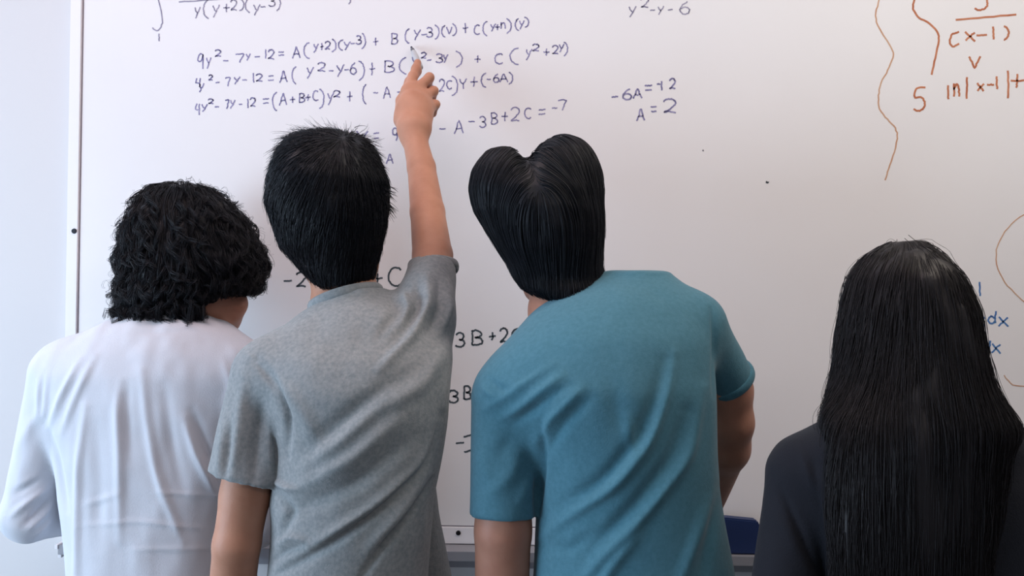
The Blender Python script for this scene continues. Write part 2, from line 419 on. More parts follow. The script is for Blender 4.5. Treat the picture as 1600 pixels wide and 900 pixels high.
W('handwriting', 'first long violet equation line', [('4c', 309, 319, 84, 107), ('y', 323, 330, 90, 107), ('2', 336, 345, 78, 88), ('-', 349, 357, 94, 96), ('7', 368, 381, 84, 98),
  ('y', 385, 391, 84, 95), ('-', 398, 406, 88, 90), ('1', 413, 417, 77, 92), ('2', 419, 428, 78, 92), ('=', 435, 444, 81, 87), ('A', 457, 469, 73, 92), ('(', 475, 485, 66, 92),
  ('y', 490, 498, 68, 82), ('+', 500, 506, 68, 78), ('2', 508, 516, 65, 77), (')', 517, 525, 61, 81), ('(', 529, 537, 62, 79), ('y', 538, 548, 65, 78), ('-', 548, 554, 67, 69),
  ('3', 557, 564.5, 56, 69), (')', 564, 571, 52, 76.5), ('+', 583, 590.5, 59, 71), ('B', 611, 621.5, 52, 69), ('(', 633, 641, 45, 68), ('y', 647, 657, 46, 62), ('-', 658.5, 667, 53, 55),
  ('3', 667, 676, 43, 58), (')', 678, 686, 39, 61), ('(', 690, 697, 40, 58), ('V', 697.5, 706, 42, 53), (')', 706, 713, 37.5, 56), ('+', 723.5, 731, 36, 52), ('C', 741, 749.5, 39, 54),
  ('(', 754.5, 762.5, 33, 56), ('y', 767, 774, 37.5, 49), ('+', 774, 781, 38, 47), ('n', 782, 790, 35, 45), (')', 790, 798.6, 29, 52), ('(', 805, 811.6, 29, 48), ('y', 811.6, 819, 32, 46), (')', 819, 826, 27, 43)], [], I_blue)
W('handwriting', 'second long violet equation line', [('4', 306, 314, 122, 136), ('y', 311, 319, 130, 144), ('2', 326, 332, 117, 125), ('-', 337, 343, 128, 130), ('7', 352, 359.5, 121, 135), ('y', 366, 375, 120, 132),
  ('-', 379, 386, 124, 126), ('1', 394, 398, 114, 129), ('2', 400, 410, 115.5, 127), ('=', 419, 427.5, 118, 126), ('A', 437.5, 448.5, 111, 130), ('(', 456.5, 464.5, 104, 131.5), ('y', 480, 490, 105, 123),
  ('2', 496, 508, 98, 111), ('-', 513.5, 521, 110, 112), ('y', 526.5, 538, 101, 120), ('-', 538, 545, 108, 110), ('6', 547, 557, 98, 116), (')', 559, 569, 95, 126), ('+', 577, 586, 98, 118), ('B', 600, 616, 95, 113),
  ('(', 624, 637, 90, 116), ('y', 644, 653, 88, 108), ('2', 658, 666, 82, 91), ('-', 667, 674, 93, 95), ('3', 682, 692, 84, 98), ('y', 693, 700, 85, 98), (')', 711, 722, 80, 105), ('+', 742, 751, 87, 98), ('C', 773.5, 785.6, 84, 100),
  ('(', 797, 813, 75, 101), ('y', 822, 831, 76.5, 94), ('2', 832, 842, 69, 79.5), ('+', 849, 859, 76, 87), ('2', 863, 872, 71, 84), ('y', 874, 881, 69, 82), (')', 880, 887, 66, 87)], [], I_blue)
W('handwriting', 'third long violet equation line', [('4', 305.5, 313, 162, 180), ('y', 315.6, 324, 163, 175), ('2', 325.7, 333, 154.6, 162), ('-', 336, 342, 166, 168), ('7', 352, 357.5, 156, 170), ('y', 360, 367.6, 156, 169),
  ('-', 373, 379, 162, 164), ('1', 386, 389, 155, 169), ('2', 391, 399, 153, 166), ('=', 411, 419.6, 154, 162), ('(', 426, 434, 144, 173), ('A', 437, 448, 146, 165), ('+', 453, 461, 151, 160), ('B', 467, 476, 146, 160),
  ('+', 478, 484.6, 147, 157.5), ('C', 489, 497, 141.6, 157.5), (')', 497.6, 506, 139, 170), ('y', 512, 521, 144.5, 165), ('2', 521, 531, 141.6, 152), ('+', 542, 551, 143, 159), ('(', 566.6, 574, 131.5, 163),
  ('-', 583, 590.6, 144, 146), ('A', 599, 610, 136, 154), ('-', 621, 628, 143, 145), ('3', 632, 640, 134, 148), ('B', 645, 655, 131, 147), ('+', 667, 677, 127, 140), ('2', 686, 694.6, 124, 143), ('C', 698, 706, 126, 139), (')', 704, 715, 118.5, 150),
  ('Y', 718, 729, 123, 139), ('+', 735, 746.6, 120, 136), ('(', 752, 761, 114, 137), ('-', 761, 767, 123, 125), ('6', 771, 780, 115.6, 128.6), ('A', 781, 793, 115.6, 128.6), (')', 794, 801, 113, 131.5)], [], I_blue)
W('handwriting', 'short violet equation beside the raised wrist', [('A', 497, 508, 208, 222), ('+', 514, 523, 208, 220), ('B', 530, 538, 205, 217), ('+', 543, 552, 206, 216), ('V', 557, 575, 205, 217), ('=', 584, 592, 207, 217), ('9', 613, 622, 200, 220), ('A', 604, 614, 241, 256)], [], I_blue)
W('handwriting', 'violet equation ending in minus seven', [('-', 687, 696, 199, 204), ('A', 710.5, 723.5, 188, 209.5), ('-', 732, 742, 189, 191), ('3', 750, 759, 182, 199), ('B', 767, 777, 176, 194), ('+', 784, 794, 175, 189),
  ('2', 798, 811.6, 167.6, 189), ('C', 820, 830, 169, 185), ('=', 842, 852, 170.5, 179), ('-', 862, 871, 168, 170), ('7', 872, 885, 156, 173)], [], I_blue)
W('handwriting', 'grey quadratic at the top edge', [('y', 983, 994, 10, 27), ('2', 1001, 1013, -3, 11.5), ('-', 1015.6, 1023, 15, 17), ('y', 1028.6, 1037, 10, 23), ('-', 1043.6, 1051, 14, 16), ('6', 1062, 1078, 3, 22)], [[(1098, 234), (1099, 235), (1098.5, 236)]], I_grey)
W('handwriting', 'two short violet lines solving for A', [('-', 956, 966, 150, 153), ('6', 973, 987, 139, 156), ('A', 989.6, 1002.6, 139, 154), ('=', 1007.5, 1018.5, 133, 141.6), ('-', 1026, 1032, 130.5, 132.5), ('1', 1031, 1037, 127, 141),
  ('2', 1046, 1055, 123, 139), ('A', 995, 1007, 170.5, 189), ('=', 1017, 1025.7, 166, 175), ('2', 1036, 1056, 154.6, 176)], [], I_blue, 2.5)
W('handwriting', 'dark green equations between the standing people', [('-', 443, 456, 437, 441), ('2', 463, 478, 425, 448), ('A', 490, 506, 425, 447), ('+', 582, 598, 427, 443), ('C', 607, 627, 418, 447), ('=', 635, 646, 425, 432),
  ('3', 713, 726, 520, 542), ('B', 736, 754, 516, 539), ('+', 764, 775.5, 519, 532), ('2', 781, 793, 513, 535), ('C', 800, 814, 514, 534), ('3', 703, 716, 610, 629), ('B', 724, 736, 603, 624), ('-', 712, 725, 690, 694), ('=', 725, 738, 678, 708)],
  [[(1197, 284), (1199, 285), (1201, 285.5)]], I_dark, 2.8)
zz4 = lambda L: [(1340+x/3, y/3) for x, y in L]
W('handwriting', 'orange integral working with a fraction and a logarithm', [('5', 1522, 1544, -22, 16), ('x', 1508, 1523, 50, 64), ('-', 1526, 1542, 53, 57), ('1', 1550, 1554, 42, 61), (')', 1567, 1576, 41, 62), ('V', 1514, 1532, 88, 106),
  ('5', 1427, 1446, 137, 173), ('1', 1478, 1485, 133, 155), ('n', 1490, 1499, 130, 151), ('|', 1508, 1513, 121, 154), ('x', 1527, 1537, 130, 143), ('-', 1542, 1553, 131, 134), ('1', 1554, 1561, 120, 139), ('|', 1573, 1577, 110, 153), ('+', 1579, 1600, 116, 137)],
  [zz4([(265, 0), (260, 40), (285, 80), (340, 115), (375, 155), (380, 190), (365, 270), (345, 350)]), zz4([(270, -60), (265, 0)]), zz4([(460, 92), (600, 82), (742, 70)]), zz4([(475, 150), (445, 160), (430, 195), (445, 218), (475, 205)])], I_org, 3.0)
W('handwriting', 'long wavy orange brace line', [], [zz4([(115, -60), (100, 0), (85, 60), (95, 120), (130, 180), (163, 235), (165, 270), (140, 330), (110, 390), (98, 450), (103, 510), (140, 560), (175, 600), (185, 650), (165, 730), (145, 790), (130, 845)])], I_forg, 2.2)
zz7 = lambda L: [(1480+x/2.727, 330+y/2.727) for x, y in L]
W('handwriting', 'thin orange loop at the right edge', [], [zz7([(420, -10), (327, 15), (260, 70), (215, 145), (210, 225), (245, 300), (300, 360), (340, 395), (430, 440)]), zz7([(240, 700), (280, 740), (340, 745), (430, 740)])], I_forg, 1.7)
W('handwriting', 'bright blue integral terms beside the long hair', [('-', 1510, 1520, 452, 455), ('1', 1528, 1534, 440, 462), ('x', 1528, 1538, 495, 510), ('d', 1544, 1557, 486, 506), ('x', 1560.7, 1574.6, 495, 510), ('d', 1536, 1548, 532, 552), ('x', 1550, 1562.5, 537, 552)], [], I_lblue, 2.6)

# ------------------------------------------------------------------ eraser on the tray
ep = P(1152, 853, YB-.026)
er = thing('eraser', 'dark blue block eraser standing on the tray below the board', 'eraser', (ep[0], ep[1], zs))
M_er = mat('eraser_blue_plastic', (.012, .028, .10), .5, .4, bump=(90, .15)); M_felt = mat('eraser_felt', (.05, .055, .05), .95, .1, bump=(300, .5))
ex0, ex1 = P(1108, 820, 1.78)[0], P(1184, 820, 1.78)[0]; eh = .079
def prism(name, poly, y0, y1, material, parent, bev=.003):
    bm = bmesh.new(); vs = [bm.verts.new((x, y0, z)) for x, z in poly]; f = bm.faces.new(vs)
    r = bmesh.ops.extrude_face_region(bm, geom=[f])
    for v in [g for g in r['geom'] if isinstance(g, bmesh.types.BMVert)]: v.co.y = y1
    bmesh.ops.recalc_face_normals(bm, faces=bm.faces); bmesh.ops.bevel(bm, geom=bm.edges[:], offset=bev, segments=2, affect='EDGES')
    me = bpy.data.meshes.new(name); bm.to_mesh(me); bm.free(); me.materials.append(material)
    o = bpy.data.objects.new(name, me); COL.objects.link(o); o.parent = parent; o.location = -parent.location; return o
prism('grip', [(ex0, zs+.001), (ex1, zs+.001), (ex1, zs+eh-.018), (ex1-.007, zs+eh-.004), (ex0, zs+eh+.004)], ep[1]-.016, ep[1]+.010, M_er, er)
prism('felt_pad', [(ex0+.004, zs+.0005), (ex1-.003, zs+.0005), (ex1-.003, zs+eh-.02), (ex0+.004, zs+eh-.006)], ep[1]+.008, ep[1]+.019, M_felt, er, .001)

# ------------------------------------------------------------------ people
def frame(fwd, up):
    f = np.array(fwd, float); f /= np.linalg.norm(f); u = np.array(up, float); u -= f*(u@f); u /= np.linalg.norm(u)
    return np.array([np.cross(f, u), f, u])           # right, forward, up
def head_prims(c, R, s=1.0):
    L = lambda x, y, z: np.asarray(c)+s*(x*R[0]+y*R[1]+z*R[2])
    pr = [(ell(L(0, -.012, .028), np.array([.074, .092, .085])*s, R), 0), (ell(L(0, .028, -.035), np.array([.060, .068, .088])*s, R), .03),
          (ell(L(0, .066, -.098), np.array([.026, .022, .02])*s, R), .03), (cone(L(-.045, .03, -.085), .022*s, L(.045, .03, -.085), .022*s), .03),
          (cone(L(0, .092, .005), .010*s, L(0, .112, -.032), .014*s), .012), (ell(L(0, .090, .018), np.array([.05, .014, .010])*s, R), .015),
          (ell(L(0, .093, -.062), np.array([.024, .009, .005])*s, R), .006), (ell(L(0, .090, -.072), np.array([.021, .009, .006])*s, R), .006)]
    for sd in (-1, 1):
        pr.append((ell(L(sd*.031, .096, .004), np.array([.014, .010, .009])*s, R), .008, 'cut'))
        Re = frame(R[1]*.9+sd*R[0]*.5, R[2]-.2*R[1])
        pr.append((ell(L(sd*.077, -.004, -.012), np.array([.007, .017, .032])*s, Re), .008))
        pr.append((ell(L(sd*.085, .004, -.010), np.array([.006, .009, .018])*s, Re), .006, 'cut'))
    return pr, L
def hand_prims(wr, d, n, t, curl=.5, s=1.0, spread=.12):
    """wr wrist, d towards the fingers, n where the palm faces, t thumb side"""
    d, n, t = [np.array(v, float)/np.linalg.norm(v) for v in (d, n, t)]; t = t-d*(t@d); t /= np.linalg.norm(t); n = n-d*(n@d)-t*(n@t); n /= np.linalg.norm(n)
    pr = []; spec = [(.028, .088, (.042, .025, .021), .0086), (.009, .092, (.046, .029, .022), .0088), (-.010, .087, (.042, .027, .022), .0082), (-.027, .078, (.033, .020, .019), .0072)]
    for lat, ln, ph, r in spec:
        a = wr+t*lat*.55*s; k = wr+t*lat*s+d*ln*s; pr.append((cone(a, .014*s, k, .0112*s), .014))
    for i, (lat, ln, ph, r) in enumerate(spec):
        p = wr+t*lat*s+d*ln*s; dd = d+t*lat*spread*10*.3; dd /= np.linalg.norm(dd); ang = 0
        for j, l in enumerate(ph):
            ang += curl*(.55, .95, .6)[j]*(1+.08*i); v = dd*math.cos(ang)+n*math.sin(ang); q = p+v*l*s
            pr.append((cone(p, r*s*(1-.08*j), q, r*s*(.9-.08*j)), .005)); p = q
    a = wr+t*.016*s+d*.018*s+n*.004*s; b = wr+t*.042*s+d*.055*s+n*.014*s
    c = b+(d*.85+t*.28+n*.35*curl*2)*.031*s; e = c+(d*.9-t*.05+n*.45*curl*2)*.025*s
    pr += [(cone(a, .015*s, b, .0115*s), .014), (cone(b, .0105*s, c, .0095*s), .006), (cone(c, .0095*s, e, .0078*s), .005)]
    return pr
def sub(V, Q, name, material, parent): return mk(name, V, Q, material, parent)

def legs_prims(hx, Y, hz, hw, r=1.0):
    pr = []
    for sd in (-1, 1):
        h = (hx+sd*hw*.5, Y, hz); k = (hx+sd*hw*.52, Y+.03, hz*.53); a = (hx+sd*hw*.52, Y, .09)
        pr += [(cone(h, .075*r, k, .052*r), .05), (cone(k, .052*r, a, .036*r), .02), (cone(a, .034*r, (a[0], Y+.13, .035), .024*r), .02)]
    return pr
def lower_clothes(root, hx, Y, hz, hw, material, top, r=1.0):
    pr = [(ell((hx, Y, hz+.06), (hw*.92, .086, .13)), 0)]
    for sd in (-1, 1):
        h = (hx+sd*hw*.5, Y, hz); k = (hx+sd*hw*.52, Y+.03, hz*.53); a = (hx+sd*hw*.52, Y, .07)
        pr += [(cone(h, .084*r, k, .068*r), .03), (cone(k, .068*r, a, .058*r), .02)]
    V, Q = nets(union(pr), .009, 2); mk('trousers', V, Q, material, root)
    for sd in (-1, 1):
        ax = hx+sd*hw*.52
        f = union([(ell((ax, Y+.12, .035), (.048, .105, .04)), 0), (ell((ax, Y-.0, .045), (.042, .06, .055)), .04), (cone((ax, Y, .05), .046, (ax, Y, .09), .046), .03)])
        g = lambda p, f=f: np.maximum(f(p), .004-p[:, 2]); g.lo, g.hi = f.lo, f.hi
        V, Q = nets(g, .007, 2); mk('shoe', V, Q, M_shoe, root)

def shirt(root, name, material, field, h, folds, cuts, gain=1.0, nz=(0, 0), thick=.0022):
    """cloth shell: implicit trunk and sleeves, folded, then opened at neck and hems.
    cuts: (centre, outward normal, radius, inside_field or None)"""
    V, Q = nets(field, h, 3); N = normals(V, Q)
    V = fold_disp(V, N, folds, gain)
    if nz[0]:
        q = V*np.array([1, 1, .45]); V = V+N*(nz[0]*.001*(vnoise(q, nz[1], 3)+.5*vnoise(q, nz[1]*2.1, 5)))[:, None]
    V = relax(V, Q, 1)
    bm = bmesh.new(); o = mk(name, V, Q, material, root); bm.from_mesh(o.data); bm.verts.ensure_lookup_table()
    for c, no, rad, keep in cuts:
        c = np.array(c); no = np.array(no, float); no /= np.linalg.norm(no)
        co = np.array([v.co for v in bm.verts]); sel = np.linalg.norm(co-c, axis=1) < rad
        sel &= (co-c)@no > -.02
        if keep is not None: sel &= keep(co) > .004
        s = set(np.nonzero(sel)[0].tolist()); bm.verts.ensure_lookup_table()
        fs = [f for f in bm.faces if all(v.index in s for v in f.verts)]
        es = {e for f in fs for e in f.edges}; vs = {v for f in fs for v in f.verts}
        bmesh.ops.bisect_plane(bm, geom=list(vs)+list(es)+fs, plane_co=c, plane_no=no, clear_outer=True)
        bm.verts.index_update(); bm.verts.ensure_lookup_table()
    bm.to_mesh(o.data); bm.free()
    o.data.polygons.foreach_set('use_smooth', np.ones(len(o.data.polygons), bool))
    return o
def ring(name, c, ax, ay, ra, rb, w, t, material, parent, n=64, base=None):
    """a knitted band: closed loop of elliptical section (w along the loop's axis, t across)"""
    c, ax, ay = [np.array(v, float) for v in (c, ax, ay)]; ax /= np.linalg.norm(ax); ay = ay-ax*(ay@ax); ay /= np.linalg.norm(ay); az = np.cross(ax, ay)
    V = []; K = 10
    for i in range(n):
        a = 2*math.pi*i/n; p = c+ax*ra*math.cos(a)+ay*rb*math.sin(a); o = ax*math.cos(a)+ay*math.sin(a)
        for k in range(K):
            b = 2*math.pi*k/K; V.append(p+o*t*math.cos(b)+az*w*math.sin(b))
    Q = np.array([(i*K+k, i*K+(k+1) % K, ((i+1) % n)*K+(k+1) % K, ((i+1) % n)*K+k) for i in range(n) for k in range(K)])
    return mk(name, np.array(V), Q, material, parent)
def fade_k(a, b, k0):
    a = np.array(a, float); ba = np.array(b, float)-a; L2 = ba@ba
    return lambda p: np.clip(k0*(1-1.5*((p-a)@ba/L2)), .004, k0)
def eyes(root, L, R):
    for sd in (-1, 1):
        bm = bmesh.new(); bmesh.ops.create_uvsphere(bm, u_segments=16, v_segments=12, radius=.0115); bmesh.ops.translate(bm, verts=bm.verts, vec=L(sd*.031, .083, .003))
        me = bpy.data.meshes.new('eye'); bm.to_mesh(me); bm.free(); me.materials.append(M_eye)
        o = bpy.data.objects.new('eye', me); COL.objects.link(o); o.parent = root; o.location = -root.location

# --- hair strands running over a hair volume
def strands(f, roots, flow, n, length, lift, wave=None, clump=0, tip=None):
    """roots S,3; flow(p)->S,3; length S; lift(u, idx)->height over the volume"""
    p = roots.copy(); out = []; S = len(roots); step = length/(n-1); g = grad(f, p)
    for i in range(n):
        u = i/(n-1)
        g = grad(f, p); d = f(p); p = p-g*(d-lift(u))[:, None]*.9
        out.append(p.copy())
        v = flow(p); v = v-g*np.sum(v*g, 1)[:, None]; v /= np.linalg.norm(v, axis=1)[:, None]+1e-6
        p = p+v*step[:, None]
    Z = np.stack(out, 1)
    return Z
def pick(V, N, cnt, ok):
    i = np.nonzero(ok)[0]; i = RNG.choice(i, cnt, replace=cnt > len(i)); return V[i]+RNG.normal(size=(cnt, 3))*.001

# =================================================================== person 1: white long-sleeved top, curly hair
def person_white():
    Y = 1.51; root = thing('person', 'person with curly black hair in a white long-sleeved top, leaning toward the board', 'person', (P(265, 600, Y)[0], Y, 0))
    rows = [(488, 205, 318, 1.55, .055), (500, 172, 350, 1.535, .07), (518, 138, 372, 1.525, .08), (545, 108, 392, 1.515, .092), (580, 90, 402, Y, .102), (630, 84, 404, Y, .106), (690, 88, 396, Y, .106),
            (750, 100, 385, Y, .106), (800, 106, 372, Y, .106), (850, 112, 368, Y, .106), (900, 117, 368, Y, .106), (1010, 118, 372, Y, .108), (1090, 122, 372, Y, .108)]
    T = loft(rows); Ti = loft(rows, inset=.014)
    shl = P(98, 585, Y); el = P(46, 806, 1.50); wl = P(150, 800, 1.66)
    shr = P(385, 590, Y); er_ = P(398, 815, Y+.02); wr = P(330, 850, 1.67)
    T_prims = [(T, 0), (cone(shl, .056, el, .047), fade_k(shl, el, .06)), (sleeve(el, .045, wl+(wl-el)*.3, .036, wl, wl-el), .02), (cone(shr, .056, er_, .047), fade_k(shr, er_, .06)), (sleeve(er_, .045, wr+(wr-er_)*.3, .036, wr, wr-er_), .02)]
    folds = [([(127, 560), (100, 613), (76, 670)], 5, 5), ([(150, 555), (118, 620), (95, 680)], 5, 4), ([(62, 590), (60, 652)], 4, 3.5), ([(75, 585), (70, 650), (64, 660)], 4, 3), ([(134, 628), (121, 733), (119, 876), (119, 960)], 6, 5),
             ([(189, 590), (184, 628), (188, 709), (186, 850)], 7, 5), ([(200, 600), (196, 640), (204, 720)], 8, -4), ([(222, 575), (229, 651), (244, 738), (287, 852)], 7, 5), ([(258, 600), (265, 680), (285, 770)], 9, -4),
             ([(287, 652), (306, 709), (340, 776)], 7, 6), ([(300, 640), (320, 700), (352, 770)], 8, -6), ([(150, 640), (155, 760), (150, 880)], 12, -3), ([(119, 823), (215, 814), (334, 828)], 3, 2), ([(238, 768), (344, 776)], 3, 2),
             ([(200, 859), (334, 857)], 3, 2), ([(130, 790), (190, 770)], 4, 2), ([(18, 806), (45, 784), (72, 764)], 5, 6), ([(45, 828), (62, 812), (82, 790)], 3.5, 5), ([(36, 822), (56, 801), (78, 779)], 4, -5), ([(52, 838), (70, 824), (86, 806)], 3.5, 4),
             ([(20, 775), (50, 754), (72, 738)], 6, -4), ([(30, 760), (55, 747), (72, 740)], 5, 3), ([(78, 672), (90, 735), (104, 800)], 5, -7), ([(348, 560), (362, 600), (352, 640)], 7, 3), ([(205, 520), (300, 518)], 4, -1.5), ([(30, 700), (50, 660), (70, 640)], 8, 3)]
    c = P(258, 501, 1.555); up = np.array([.10, .45, 1.])
    keepT = lambda p: np.full(len(p), 1.)
    o = shirt(root, 'long_sleeve_top', M_white, union(T_prims), .004, folds, [], gain=1.2, nz=(2.2, 26))
    ring('collar', c+up*.002, (1, .0, .02), (0, 1, -.4), .064, .060, .009, .0035, M_white, o)
    hc = P(322, 420, 1.62); R = frame((.24, .80, -.42), (-.30, .30, 1)); hp, L = head_prims(hc, R, 1.0)
    bp = hp + [(cone(P(262, 520, 1.56), .056, hc-R[2]*.05-R[1]*.02, .052), .03), (Ti, .04)]
    bp += [(cone(shl, .044, el, .036), .03), (cone(el, .036, wl, .027), .02), (cone(shr, .044, er_, .036), .03), (cone(er_, .036, wr, .027), .02)]
    bp += hand_prims(wl+.004, (1, .35, .15), (0, 1, 0), (0, 0, 1), .5) + hand_prims(wr, (-1, .2, .1), (0, 1, 0), (0, 0, 1), .6)
    hx = P(245, 900, Y)[0]; bp += legs_prims(hx, Y, .88, .13) + [(ell((hx, Y, .93), (.115, .072, .11)), .06)]
    V, Q = nets(union(bp), .0045, 2); mk('body', V, Q, M_skin2, root); eyes(root, L, R)
    lower_clothes(root, hx, Y, .86, .145, M_denim, 1.0)
    # curly bob
    hr = [(290, 268, 302, 1.62, .02), (300, 244, 328, 1.62, .06), (318, 226, 352, 1.62, .085), (345, 213, 376, 1.62, .108), (380, 203, 394, 1.615, .116), (415, 201, 407, 1.61, .118), (445, 202, 393, 1.60, .112), (468, 204, 362, 1.59, .10), (486, 214, 350, 1.58, .08), (494, 222, 325, 1.575, .05)]
    H0 = loft(hr, 2.1, 11)
    facec = hc+R[1]*.125-R[2]*.05
    cut = ell(facec, (.078, .085, .105), R)
    cheek = ell(P(372, 500, 1.61), (.052, .2, .048))
    def H(p):
        d = H0(p)-.010*vnoise(p, 24, 1)-.006*vnoise(p, 55, 2)
        d = -smin(-d, cut(p), .01); return -smin(-d, cheek(p), .01)
    H.lo, H.hi = H0.lo-.02, H0.hi+.02
    V, Q = nets(H, .004, 1); N = normals(V, Q); parts = [(V, Q)]
    ok = (N[:, 1] < .5) & (cut(V) > .01) & (cheek(V) > .008) & (N[:, 2] > -.6)
    crown = P(285, 292, 1.63)
    for cnt, amp, fr, lf, r, ln, ns in ((420, .013, 1.5, .002, .0008, .17, 13), (240, .015, 1.6, .005, .0007, .12, 9), (120, .013, 2.0, .009, .0004, .08, 2), (24, .012, 1.5, .009, .0004, .05, 1)):
        rt = pick(V, N, cnt, ok & (V[:, 2] > P(0, 462, 1.56)[2])); away = lambda p: np.array([0, 0, -1.])+.9*(p-crown)*np.array([1, 1, .0])/.1
        n = 26; leng = ln*RNG.uniform(.6, 1.2, cnt)
        Z = strands(H0, rt, away, n, leng, lambda u: lf+.005*u)
        ph = RNG.uniform(0, 6.28, cnt); fq = fr*RNG.uniform(.6, 1.4, cnt); hand = RNG.choice([-1, 1], cnt); am = amp*RNG.uniform(.5, 1.3, cnt)
        low_ = np.clip((P(0, 330, 1.6)[2]-rt[:, 2])/.08, .25, 1)          # smoother at the crown, curlier below
        T_ = np.gradient(Z, axis=1); T_ /= np.linalg.norm(T_, axis=2, keepdims=True)+1e-9
        A = np.cross(T_, np.array([.3, 1., .2])); A /= np.linalg.norm(A, axis=2, keepdims=True)+1e-9; B = np.cross(T_, A)
        u = np.linspace(0, 1, n); grow = np.clip(u*1.5, 0, 1)[None]*low_[:, None]+(1-low_[:, None])*u[None]**2
        for j in range(ns):
            pj = ph+RNG.normal(size=cnt)*.15; aj = am*RNG.uniform(.88, 1.12, cnt); an = pj[:, None]+fq[:, None]*u[None]**1.3*2*np.pi*hand[:, None]
            w_ = (aj[:, None]*grow)[..., None]
            Zj = Z+w_*(np.cos(an)[..., None]*A+.8*np.sin(an)[..., None]*B)+RNG.normal(size=(cnt, 1, 3))*.0020
            parts.append(tubes(Zj, np.broadcast_to(r*(1-.6*u)[None], (cnt, n)).copy()))
    join('hair', parts, M_hairc, root)

def join(name, parts, material, root):
    VV, QQ, o = [], [], 0
    for V, Q in parts: VV.append(V); QQ.append(Q+o); o += len(V)
    return mk(name, np.concatenate(VV), np.concatenate(QQ), material, root)

# =================================================================== person 2: grey T-shirt, pointing with a marker
def person_grey():
    Y = 1.275; root = thing('person', 'person with short black hair in a heather grey T-shirt, pointing a marker at the board', 'person', (P(545, 700, Y)[0], Y, 0))
    rows = [(450, 552, 594, 1.36, .05), (457, 535, 606, 1.36, .055), (466, 512, 632, 1.35, .065), (480, 488, 662, 1.34, .08), (500, 458, 690, 1.33, .09), (525, 422, 704, 1.32, .10), (555, 402, 706, 1.295, .108), (600, 404, 703, 1.28, .112),
            (650, 425, 699, Y, .110), (700, 436, 692, Y, .110), (750, 432, 683, Y, .110), (780, 424, 678, Y, .110), (815, 428, 676, Y, .110), (850, 426, 672, Y, .110), (900, 420, 668, Y, .110), (1010, 418, 664, Y, .112), (1100, 416, 662, Y, .112)]
    T = loft(rows, 2.0); Ti = loft(rows, 2.0, inset=.016)
    shl = P(412, 592, 1.285); hl = P(384, 748, 1.255); sl_end = P(380, 795, 1.248)
    shr = P(664, 490, 1.34); hr_ = P(677, 414, 1.44); sr_end = P(680, 380, 1.485)
    drape = loft([(735, 655, 678, 1.37, .035), (800, 640, 686, 1.37, .045), (850, 630, 695, 1.37, .05), (900, 620, 704, 1.37, .05), (1010, 610, 716, 1.37, .05)])
    fT = union([(T, 0), (sleeve(shl, .052, sl_end, .066, hl, (-.2, -.1, -1)), fade_k(shl, hl, .05)), (sleeve(shr, .052, sr_end, .0375, hr_, (-.06, .3, .95), .05), .03), (drape, .012)])
    folds = [([(400, 560), (430, 600), (449, 650), (449, 715)], 6, -6), ([(380, 553), (405, 562), (428, 598), (443, 645), (448, 700)], 3.2, 1.8), ([(693, 640), (668, 725), (588, 800), (499, 861), (430, 900)], 6, -8), ([(690, 660), (655, 735), (575, 800), (480, 860)], 9, 5),
             ([(677, 745), (643, 799), (588, 868), (560, 910)], 5, -7), ([(668, 740), (625, 800), (570, 865)], 9, 4), ([(650, 680), (560, 755), (454, 800)], 12, -4), ([(640, 640), (545, 720), (454, 770)], 13, 5), ([(615, 611), (532, 690), (465, 740)], 12, 4),
             ([(640, 580), (560, 640), (480, 700)], 14, -4), ([(668, 433), (671, 472), (643, 528), (590, 580)], 7, 5), ([(652, 436), (652, 480), (620, 530)], 7, -5), ([(700, 440), (702, 480), (690, 520)], 7, 4), ([(685, 440), (688, 480), (668, 525)], 6, -4), ([(627, 452), (640, 480), (625, 520)], 6, 4), ([(610, 455), (618, 490), (590, 530)], 7, -3),
             ([(430, 590), (470, 640), (500, 700)], 13, 3), ([(700, 540), (660, 600), (600, 640)], 12, 4), ([(440, 770), (455, 800), (440, 840)], 7, -5), ([(430, 752), (450, 762), (470, 764)], 4, 5), ([(432, 850), (455, 838), (480, 845)], 5, 4), ([(425, 878), (445, 862), (475, 852)], 5, -4),
             ([(385, 590), (375, 660), (362, 745)], 9, 4), ([(410, 620), (400, 690), (398, 750)], 9, -4), ([(352, 650), (345, 700), (338, 745)], 7, 3), ([(425, 640), (420, 700), (424, 750)], 7, 3), ([(362, 660), (356, 700), (350, 745)], 5, -3),
             ([(660, 860), (662, 800), (668, 760)], 5, 2)]
    up = np.array([-.34, .18, 1.]); c = P(541, 469, 1.365)
    cut_up = hr_-shr
    o = shirt(root, 't_shirt', M_grey, fT, .0036, folds, [], gain=1.95, nz=(2.4, 20))
    ring('collar', c+up*.001, (1, .0, .34), (0, 1, -.18), .061, .063, .0095, .0048, M_grey, o)
    rn = np.array([-.06, .3, .95]); rn /= np.linalg.norm(rn)
    ring('sleeve_band', hr_-rn*.004, (1, 0, .06), (0, .95, -.3), .0435, .0435, .008, .0028, M_grey, o)
    hn = (hl-shl)/np.linalg.norm(hl-shl)
    # head and neck
    hc = P(517, 340, 1.385); R = frame((.20, 1, -.10), (-.12, .10, 1)); hp, L = head_prims(hc, R, 1.0)
    bp = hp+[(cone(P(541, 478, 1.372), .051, hc-R[2]*.06-R[1]*.01, .047), .012), (Ti, .04)]
    # left arm, hanging
    e1 = P(370, 850, 1.24); w1 = P(352, 1085, 1.36)
    bp += [(cone(shl, .045, P(383, 775, 1.25), .0380), .01), (cone(P(383, 775, 1.25), .0380, e1, .0355), .008), (cone(e1, .0355, P(363, 920, 1.26), .0355), .008), (cone(P(363, 920, 1.26), .0355, w1, .026), .008)]
    bp += hand_prims(w1, (-.02, .35, -1), (1, .1, 0), (.0, 1, .4), .5)
    hx = P(545, 900, Y)[0]; bp += legs_prims(hx, Y, .88, .13)+[(ell((hx, Y, .93), (.11, .072, .11)), .06)]
